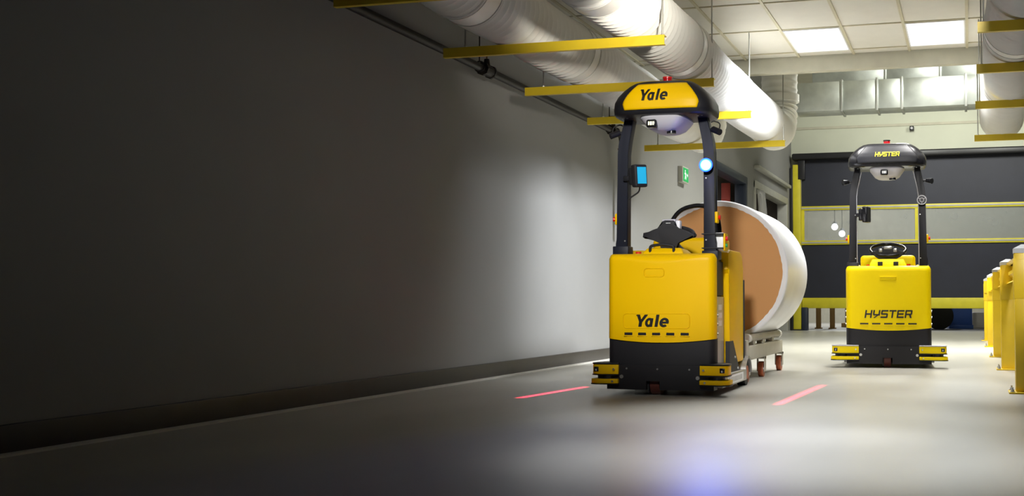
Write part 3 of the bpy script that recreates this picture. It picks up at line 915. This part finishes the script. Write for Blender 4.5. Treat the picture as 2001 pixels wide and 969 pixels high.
        # floor line projector under the cowl
        lp = empty('line_lamp', (0, 0, 0)); lp.parent = t
        if A:
            CY('lamp_body', 'black', lp, (s * (.35 + ox), .24, 1.965), (s * (.41 + ox), .20, 1.935), .024, seg=16)
            BX('lamp_bracket', 'black', lp, *sorted((s * (.31 + ox), s * (.375 + ox))), .24, .28, 1.95, 1.975, bev=.004)
            TB('lamp_cable', 'black_rubber', lp, fillet([(s * (.40 + ox), .22, 1.955), (s * (.405 + ox), .25, 2.01), (s * (.35 + ox), .26, 2.03), (s * (.33 + ox), .26, 2.02)], .03), .005, 6)
        else:
            CY('lamp_body', 'black_gloss', lp, (s * (.37 + ox), .24, 1.955), (s * (.425 + ox), .20, 1.945), .02, .03, seg=16)
            BX('lamp_bracket', 'black', lp, *sorted((s * (.32 + ox), s * (.385 + ox))), .24, .28, 1.945, 1.965, bev=.004)
    if A:
        # label and control box on the right mast
        BX('mast_label', 'white', t, .3582, .3592, .24, .275, 1.37, 1.475); BX('mast_label_head', 'red', t, .3582, .3595, .24, .275, 1.475, 1.495)
        cb = BX('control_box', 'white', t, .362, .425, .26, .36, 1.065, 1.195, bev=.008)
        BX('button_plate', 'body_a', cb, .425, .44, .25, .36, 1.06, 1.19, bev=.006)
        CY('button', 'red', cb, (.438, .28, 1.15), (.456, .28, 1.15), .017, seg=14); CY('button', 'green', cb, (.438, .28, 1.10), (.452, .28, 1.10), .014, seg=14)
        for zz in (1.075, 1.18): BX('strap', 'black', cb, .27, .43, .212, .37, zz, zz + .008)
    # ---- round lamp on the right mast
    lx, lz2 = (.316, 1.69) if A else (.352, 1.745)
    la = CY('mast_lamp', 'black', t, (lx, .225, lz2), (lx, .160, lz2), .036, .052, seg=28)
    if A:
        CY('lens', 'blue_lens', la, (lx, .160, lz2), (lx, .152, lz2), .037, seg=28)
        n = 32; bm = NB(); sweep(bm, [(lx + .045 * math.cos(2 * PI * k / n), .157, lz2 + .045 * math.sin(2 * PI * k / n)) for k in range(n)], .006, 6, True); finish('lens_rim', bm, 'blue_rim', la, 60)
    else:
        CY('lens', 'black_gloss', la, (lx, .160, lz2), (lx, .155, lz2), .042, seg=28)
        n = 32; bm = NB(); sweep(bm, [(lx + .046 * math.cos(2 * PI * k / n), .157, lz2 + .046 * math.sin(2 * PI * k / n)) for k in range(n)], .005, 6, True)
        sweep(bm, [(lx + .02 * math.cos(2 * PI * k / n), .154, lz2 + .02 * math.sin(2 * PI * k / n)) for k in range(n)], .003, 6, True)
        for an in (30, 150, 270):
            a = math.radians(an); cyl(bm, (lx + .02 * math.cos(a), .154, lz2 + .02 * math.sin(a)), (lx + .044 * math.cos(a), .154, lz2 + .044 * math.sin(a)), .0025, seg=6)
        finish('lens_rim', bm, 'lidar_grey', la, 60)
    # ---- display on the left mast
    dp = empty('display', (0, 0, 0)); dp.parent = t
    if A: M = Matrix.Translation((-.195, .17, 1.625)) @ Matrix.Rotation(math.radians(58), 4, 'Z') @ Matrix.Rotation(math.radians(-4), 4, 'Y')
    else: M = Matrix.Translation((-.215, .17, 1.60)) @ Matrix.Rotation(math.radians(68), 4, 'Z')
    bm = NB(); box(bm, -.062, .062, -.025, .03, -.085, .085, bev=.014, seg=3, M=M); box(bm, -.05, .05, .03, .075, -.065, .065, bev=.012, M=M)
    hs = finish('display_case', bm, 'black_soft' if A else 'black_gloss', dp, 35)
    BX('screen', 'screen' if A else 'black_gloss', dp, -.044, .044, -.028, -.024, -.06, .065, M=M)
    zq = 1.61 if A else 1.60
    BX('display_arm', 'black', dp, -.33, -.22, .19, .225, zq - .02, zq + .02, bev=.006)
    if A: TB('display_cable', 'black_rubber', dp, fillet([(-.20, .20, 1.555), (-.21, .22, 1.51), (-.30, .24, 1.46)], .04), .006, 6)
    # ---- overhead cowl
    k_ = 1.12 if A else 1.08
    lev = [(-.006, cw - .04, .05, .04), (.0, cw - .014, .016, .014), (.014, cw - .003, .004, .004), (.045, cw, 0, 0), (.09, cw - .006, .002, .0), (.13, cw - .03, .014, .01),
           (.17, cw - .07, .036, .02), (.20, cw - .11, .062, .04), (.222, cw - .15, .09, .07), (.232, cw - .19, .12, .10), (.237, cw - .25, .16, .14)]
    lev = [(a * k_, b, c, e) for a, b, c, e in lev]
    D0, D1_ = -.02, .50
    NN = 4.5
    def sgnp(v, p): return math.copysign(abs(v) ** p, v)
    rings = []; n = 72
    for dz, wd, fi, bi in lev:
        yc_ = (D0 + fi + D1_ - bi) / 2; dh = (D1_ - bi - D0 - fi) / 2
        rings.append([(wd * sgnp(math.cos(2 * PI * k / n), 2 / NN), yc_ + dh * sgnp(math.sin(2 * PI * k / n), 2 / NN), z0 + dz) for k in range(n)])
    bm = NB(); loft(bm, rings)
    cowl = finish('cowl', bm, 'black' if A else 'black_gloss', t, 40)
    def cy_(x, z):
        dz = z - z0
        for L0, L1 in zip(lev[:-1], lev[1:]):
            if L0[0] <= dz <= L1[0]: break
        q = (dz - L0[0]) / (L1[0] - L0[0]); wd, fi, bi = (L0[j] + (L1[j] - L0[j]) * q for j in (1, 2, 3))
        yc_ = (D0 + fi + D1_ - bi) / 2; dh = (D1_ - bi - D0 - fi) / 2
        u = min(.999, abs(x / wd)); return yc_ - dh * (1 - u ** NN) ** (1 / NN)
    zlo_, zhi_ = z0 + .030 * k_, z0 + .205 * k_
    bm = NB(); G = []; nxn, nzn = 40, 14
    for j in range(nzn + 1):
        v = j / nzn; z = zlo_ + (zhi_ - zlo_) * v
        half = (cw - .092) - .105 * max(0, (v - .22) / .78) ** 1.4 if v > .22 else (cw - .105) + .013 * (v / .22)
        po = .012 if A else 0.
        G.append([bm.verts.new((po + half * (2 * i / nxn - 1), cy_(po + half * (2 * i / nxn - 1), z) - .005, z)) for i in range(nxn + 1)])
    for j in range(nzn):
        for i in range(nxn): bm.faces.new((G[j][i], G[j][i + 1], G[j + 1][i + 1], G[j + 1][i]))
    pn = finish('cowl_panel', bm, body if A else 'black', cowl, 40)
    sm = pn.modifiers.new('thick', 'SOLIDIFY'); sm.thickness = .008; sm.offset = 0
    if A: logo('logo', 'logo_black', cowl, 'bold', -.145, .085, z0 + .098, z0 + .185, lambda x, z: cy_(x, z) - .008)
    else: logo('logo', 'logo_yellow', cowl, 'wide', -.125, .13, z0 + .100, z0 + .148, lambda x, z: cy_(x, z) - .008)
    bc = CY('beacon', 'red_lens', t, (.0, .26, z0 + .235 * k_), (.0, .26, z0 + .275 * k_), .034, .033, seg=24)
    CY('beacon_cap', 'black' if not A else 'red', bc, (0, .26, z0 + .273 * k_), (0, .26, z0 + .283 * k_), .037, seg=24)
    CY('beacon_base', 'lidar_grey', bc, (0, .26, z0 + .228 * k_), (0, .26, z0 + .242 * k_), .046, seg=24)
    # lidar pod under the cowl
    R_ = []
    tw, bw_ = (.172, .07) if A else (.175, .085)
    for dz, wd, fi in ((0, tw, .03), (-.02, tw + .003, .02), (-.05, tw - .02, .03), (-.085, (tw + bw_) / 2, .06), (-.105, bw_ + .01, .09), (-.112, bw_ - .02, .12)):
        R_.append([(wd * sgnp(math.cos(2 * PI * k / 48), .45), .25 + (.25 - fi) * sgnp(math.sin(2 * PI * k / 48), .45), z0 + dz) for k in range(48)])
    bm = NB(); loft(bm, R_); pod = finish('lidar_pod', bm, 'lidar_grey', t, 45)
    ex = -.062 if A else -.03
    ez = z0 - .068 if A else z0 - .062
    BX('camera_eye', 'black_gloss', pod, ex - .038, ex + .038, .002, .07, ez - .030, ez + .030, bev=.013, seg=3)
    for q in (-.017, 0, .017): BX('eye_light', 'led' if A else 'led_off', pod, ex + q - (.007 if q == 0 else .004), ex + q + (.007 if q == 0 else .004), -.002, .004, ez - .013, ez + .013)
    CY('lidar_puck', 'black_gloss', pod, (.055, .16, z0 - .108), (.055, .16, z0 - .128), .035, seg=24)
    for q in ((-.30, .30), (-.27, .27)):
        for x in q: CY('mount_bolt', 'bolt', cowl, (x, .10, z0 - .012), (x, .10, z0 + .0), .008, seg=8)
    return t


TA = tow_tractor('a', (-2.178, 8.30, 0), math.radians(.3), 'yellow tow tractor with glowing blue lamp, pulling the big paper roll', .405, .515, .378)
TBn = tow_tractor('b', (-.81, 12.42, 0), math.radians(3.8), 'yellow tow tractor with all black overhead cowl, standing near the roller door', .433, .585, .405)

# ------------------------------------------------------------------ light of the tractor's own lamps, plus an added blue fill
def line_lamp(loc, p0, p1, power):
    """laser line projector: a spot whose beam is a thin sheet"""
    p0, p1, loc = Vector(p0), Vector(p1), Vector(loc)
    mid = (p0 + p1) / 2; z = (loc - mid).normalized(); along = (p1 - p0).normalized()
    y = (along - z * along.dot(z)).normalized(); x = y.cross(z)
    ang = max((p0 - loc).angle(mid - loc), (p1 - loc).angle(mid - loc)) * 2
    l = bpy.data.lights.new('line_lamp_beam', 'SPOT'); l.energy = power; l.color = (1, .03, .08)
    l.spot_size = ang; l.spot_blend = .25; l.shadow_soft_size = .0
    o = bpy.data.objects.new('line_lamp_beam', l); COL.objects.link(o)
    o.matrix_world = Matrix.Translation(loc) @ Matrix((x, y, z)).transposed().to_4x4()
    l.use_nodes = True; nt = l.node_tree; em = nt.nodes['Emission']
    tc = nt.nodes.new('ShaderNodeTexCoord'); sp = nt.nodes.new('ShaderNodeSeparateXYZ'); nt.links.new(tc.outputs['Normal'], sp.inputs[0])
    dv = nt.nodes.new('ShaderNodeMath'); dv.operation = 'DIVIDE'; nt.links.new(sp.outputs[0], dv.inputs[0]); nt.links.new(sp.outputs[2], dv.inputs[1])
    ab = nt.nodes.new('ShaderNodeMath'); ab.operation = 'ABSOLUTE'; nt.links.new(dv.outputs[0], ab.inputs[0])
    mr = nt.nodes.new('ShaderNodeMapRange'); mr.inputs['From Min'].default_value = .0; mr.inputs['From Max'].default_value = .022
    mr.inputs['To Min'].default_value = 1; mr.inputs['To Max'].default_value = 0
    nt.links.new(ab.outputs[0], mr.inputs['Value']); nt.links.new(mr.outputs[0], em.inputs['Strength'])


line_lamp((-2.62, 8.45, 1.93), (-3.09, 7.82, 0), (-2.97, 9.07, 0), 1900)
line_lamp((-1.72, 8.50, 1.93), (-1.24, 7.74, 0), (-1.17, 9.69, 0), 1900)
spot('blue_lamp_beam', (-1.855, 8.40, 1.69), (-1.1, 5.0, 0), 70, 60, 1., (.12, .2, 1), .04)
l = bpy.data.lights.new('blue_halo_fill', 'POINT'); l.energy = 1.6; l.color = (.02, .06, 1); l.shadow_soft_size = .03  # added point light before the lens, imitates its halo on the mast
o = bpy.data.objects.new('blue_halo_fill', l); COL.objects.link(o); o.location = (-1.862, 8.40, 1.69)

# ------------------------------------------------------------------ paper roll on its cart
RX, RZ, RR, RY0, RY1 = -2.20, .955, .645, 10.45, 11.75
t = empty('paper_roll', (RX, (RY0 + RY1) / 2, RZ)); tag(t, 'huge brown paper roll in white wrapping behind the nearer tractor', 'paper roll')
hl = (RY1 - RY0) / 2
def lathe_y(bm, prof, seg=96):
    rings = [[(r * math.cos(2 * PI * k / seg), y, r * math.sin(2 * PI * k / seg)) for k in range(seg)] for r, y in prof]
    loft(bm, rings, False)
    return rings
bm = NB(); lathe_y(bm, [(.598, -hl + .004), (.606, -hl - .006), (.63, -hl - .010), (.641, -hl - .004), (RR, -hl + .012), (RR + .003, -hl + .2), (RR - .001, -hl + .5), (RR + .002, hl - .4), (RR, hl - .012), (.641, hl + .004), (.606, hl + .006), (.598, hl - .004)])
finish('wrapping', bm, 'wrap', t, 50)
for y, s in ((-hl, 1), (hl, -1)):
    bm = NB(); bmesh.ops.create_circle(bm, cap_ends=True, segments=96, radius=.634, matrix=Matrix.Translation((0, y + s * .001, 0)) @ Matrix.Rotation(PI / 2, 4, 'X'))
    bmesh.ops.solidify(bm, geom=bm.faces[:], thickness=.01 * s)
    finish('kraft_end', bm, 'kraft', t)
# crumpled overlap of the wrapping on the front
bm = NB(); n = 120
ra = [(.598 - .008 * abs(math.sin(k * 1.7)) * abs(math.sin(k * .37))) for k in range(n)]
A = [bm.verts.new((ra[k] * math.cos(2 * PI * k / n), -hl - .004, ra[k] * math.sin(2 * PI * k / n))) for k in range(n)]
B = [bm.verts.new((.632 * math.cos(2 * PI * k / n), -hl - .0115, .632 * math.sin(2 * PI * k / n))) for k in range(n)]
for k in range(n): bm.faces.new((A[k], A[(k + 1) % n], B[(k + 1) % n], B[k]))
finish('wrap_edge', bm, 'wrap', t, 60)

t = empty('roll_cart', (RX, 10.75, 0)); tag(t, 'cream steel roll cart on orange casters under the paper roll', 'cart')
ho = .36; cy0_, cy1_ = -.95, .95
for s in (-1, 1):
    BX('side_beam', 'cart_cream', t, *sorted((s * (ho - .04), s * (ho + .04))), cy0_, cy1_, .185, .305, bev=.006)
    rx_ = .345; rzc = RZ - math.sqrt((RR + .038) ** 2 - rx_ ** 2)
    rl = CY('cradle_roller', 'cart_cream', t, (s * rx_, cy0_ + .25, rzc), (s * rx_, cy1_ + .03, rzc), .034, seg=20)
    for yy in (cy0_ + .25, cy1_ + .03): CY('end_cap', 'white', rl, (s * rx_, yy - .04, rzc), (s * rx_, yy + .04, rzc), .039, seg=20)
    for yy in (-.5, 0, .5): BX('roller_block', 'cart_cream', t, *sorted((s * (rx_ - .03), s * (rx_ + .03))), yy - .05, yy + .05, .30, rzc - .02)
    # front end box with punched face
    e = BX('end_box', 'panel_grey', t, *sorted((s * (ho - .14), s * (ho + .045))), cy0_ - .10, cy0_ + .02, .18, .36, bev=.012)
    BX('end_plate', 'dark', e, *sorted((s * (ho - .12), s * (ho + .02))), cy0_ - .106, cy0_ - .098, .20, .34, bev=.004)
    for yy, r in ((-.86, .08), (-.06, .07), (.98, .075)):
        c = empty('caster', (0, 0, 0)); c.parent = t
        wl = CY('caster_wheel', 'orange', c, (s * ho - .022, yy, r), (s * ho + .022, yy, r), r, seg=24)
        CY('caster_hub', 'steel', c, (s * ho - .028, yy, r), (s * ho + .028, yy, r), r * .45, seg=16)
        for q in (-1, 1): BX('fork', 'cart_cream', c, s * ho + q * .034 - .004, s * ho + q * .034 + .004, yy - .03, yy + .03, r - .02, .185)
        BX('fork_top', 'cart_cream', c, s * ho - .038, s * ho + .038, yy - .045, yy + .045, .165, .187)
for yy in (-.7, 0, .75): BX('cross_beam', 'cart_cream', t, -ho, ho, yy - .04, yy + .04, .19, .255)
BX('drawbar', 'black', t, -.035, .035, cy0_ - .15, cy0_ + .26, .195, .235, bev=.004)

# ------------------------------------------------------------------ things in the room beyond the door
def floor_thing(name, label, cat, parts, loc, rz=0.):
    t = empty(name, loc, rz); tag(t, label, cat)
    for nm, m, a, bev in parts: BX(nm, m, t, *a, bev=bev)
    return t


for x, l in ((-3.72, 'left'), (-3.37, 'right')):
    floor_thing('wooden_post', 'ochre post under the roller door, %s one of the pair' % l, 'post',
                [('shaft', 'wood', (-.06, .06, -.06, .06, .02, 1.9), .006), ('foot', 'wood', (-.09, .09, -.09, .09, 0, .03), .004)], (x, 30.2, 0))
floor_thing('carton_stack', 'dark brown cartons stacked beyond the roller door at left', 'cartons',
            [('carton', 'cardboard', (-.9, -.1, 0, .6, .12, .75), .01), ('carton', 'cardboard', (-.05, .75, .1, .7, .12, .62), .01), ('carton', 'cardboard', (-.7, .3, 0, .6, .76, 1.3), .01), ('pallet', 'wood', (-1, .9, -.05, .75, 0, .11), .004)], (-2.35, 32.2, 0))
floor_thing('machine_cabinet', 'dark cabinet beyond the roller door behind the second tractor', 'cabinet',
            [('cabinet', 'navy_frame', (-.5, .5, 0, .6, .08, 1.7), .01), ('plinth', 'dark', (-.48, .48, .02, .58, 0, .08), 0), ('panel', 'dark', (-.4, .4, -.012, .0, .2, 1.5), 0)], (-1.75, 31.2, 0))
t = empty('black_drum', (-.74, 30.2, 0)); tag(t, 'round black drum lying beyond the roller door', 'drum')
CY('drum_body', 'black_soft', t, (0, 0, .33), (0, .6, .33), .33, seg=32)
for y in (.1, .5):
    n = 36; bm = NB(); sweep(bm, [(.335 * math.cos(2 * PI * k / n), y, .335 + .335 * math.sin(2 * PI * k / n)) for k in range(n)], .012, 6, True); finish('drum_rib', bm, 'black_soft', t, 60)
floor_thing('blue_crate', 'blue crate standing beyond the roller door right of the drum', 'crate',
            [('side', 'blue_paint', (-.28, -.24, 0, .5, .1, .95), .006), ('side', 'blue_paint', (.24, .28, 0, .5, .1, .95), .006), ('front', 'blue_paint', (-.24, .24, 0, .04, .1, .95), .006), ('foot', 'blue_paint', (-.3, .3, -.03, .5, 0, .10), .006)], (-.22, 31., 0), .15)
floor_thing('pale_boxes', 'pale boxes on the floor beyond the roller door by the guard posts', 'boxes',
            [('box', 'pale_box', (-.3, .1, 0, .4, 0, .42), .05), ('box', 'pale_box', (.0, .55, .2, .6, 0, .3), .05)], (.35, 31.6, 0), .2)
floor_thing('dark_trolley', 'dark trolley frame beyond the roller door near the blue crate', 'trolley',
            [('leg', 'dark', (-.3, -.25, 0, .05, 0, .8), 0), ('leg', 'dark', (.25, .3, 0, .05, 0, .8), 0), ('leg', 'dark', (-.3, -.25, .6, .65, 0, .8), 0), ('leg', 'dark', (.25, .3, .6, .65, 0, .8), 0), ('deck', 'cardboard', (-.32, .32, -.02, .67, .5, .56), .01), ('load', 'room_dark', (-.28, .28, .05, .6, .56, 1.2), .03)], (.25, 33., 0))
b = BX('floor_stripe', 'blue_line', None, -1.2, .95, 30.0, 30.14, .0005, .002)
tag(b, 'blue stripe on the floor beyond the roller door', 'floor marking')
# two lamps seen through the door window
for x, y, z, l in ((-3.60, 33., 2.77, 'higher'), (-3.44, 33.4, 2.60, 'lower')):
    t = empty('room_lamp_globe', (x, y, z)); tag(t, 'glowing lamp seen through the roller door window, %s one' % l, 'lamp', 'lamps beyond the door')
    bm = NB(); bmesh.ops.create_uvsphere(bm, u_segments=20, v_segments=12, radius=.09); finish('globe', bm, 'bulb', t, 60)
    CY('stem', 'steel', t, (0, 0, .1), (0, 0, ZH - z), .012, seg=8); CY('shade_cap', 'steel', t, (0, 0, .09), (0, 0, .16), .09, .03, seg=16)
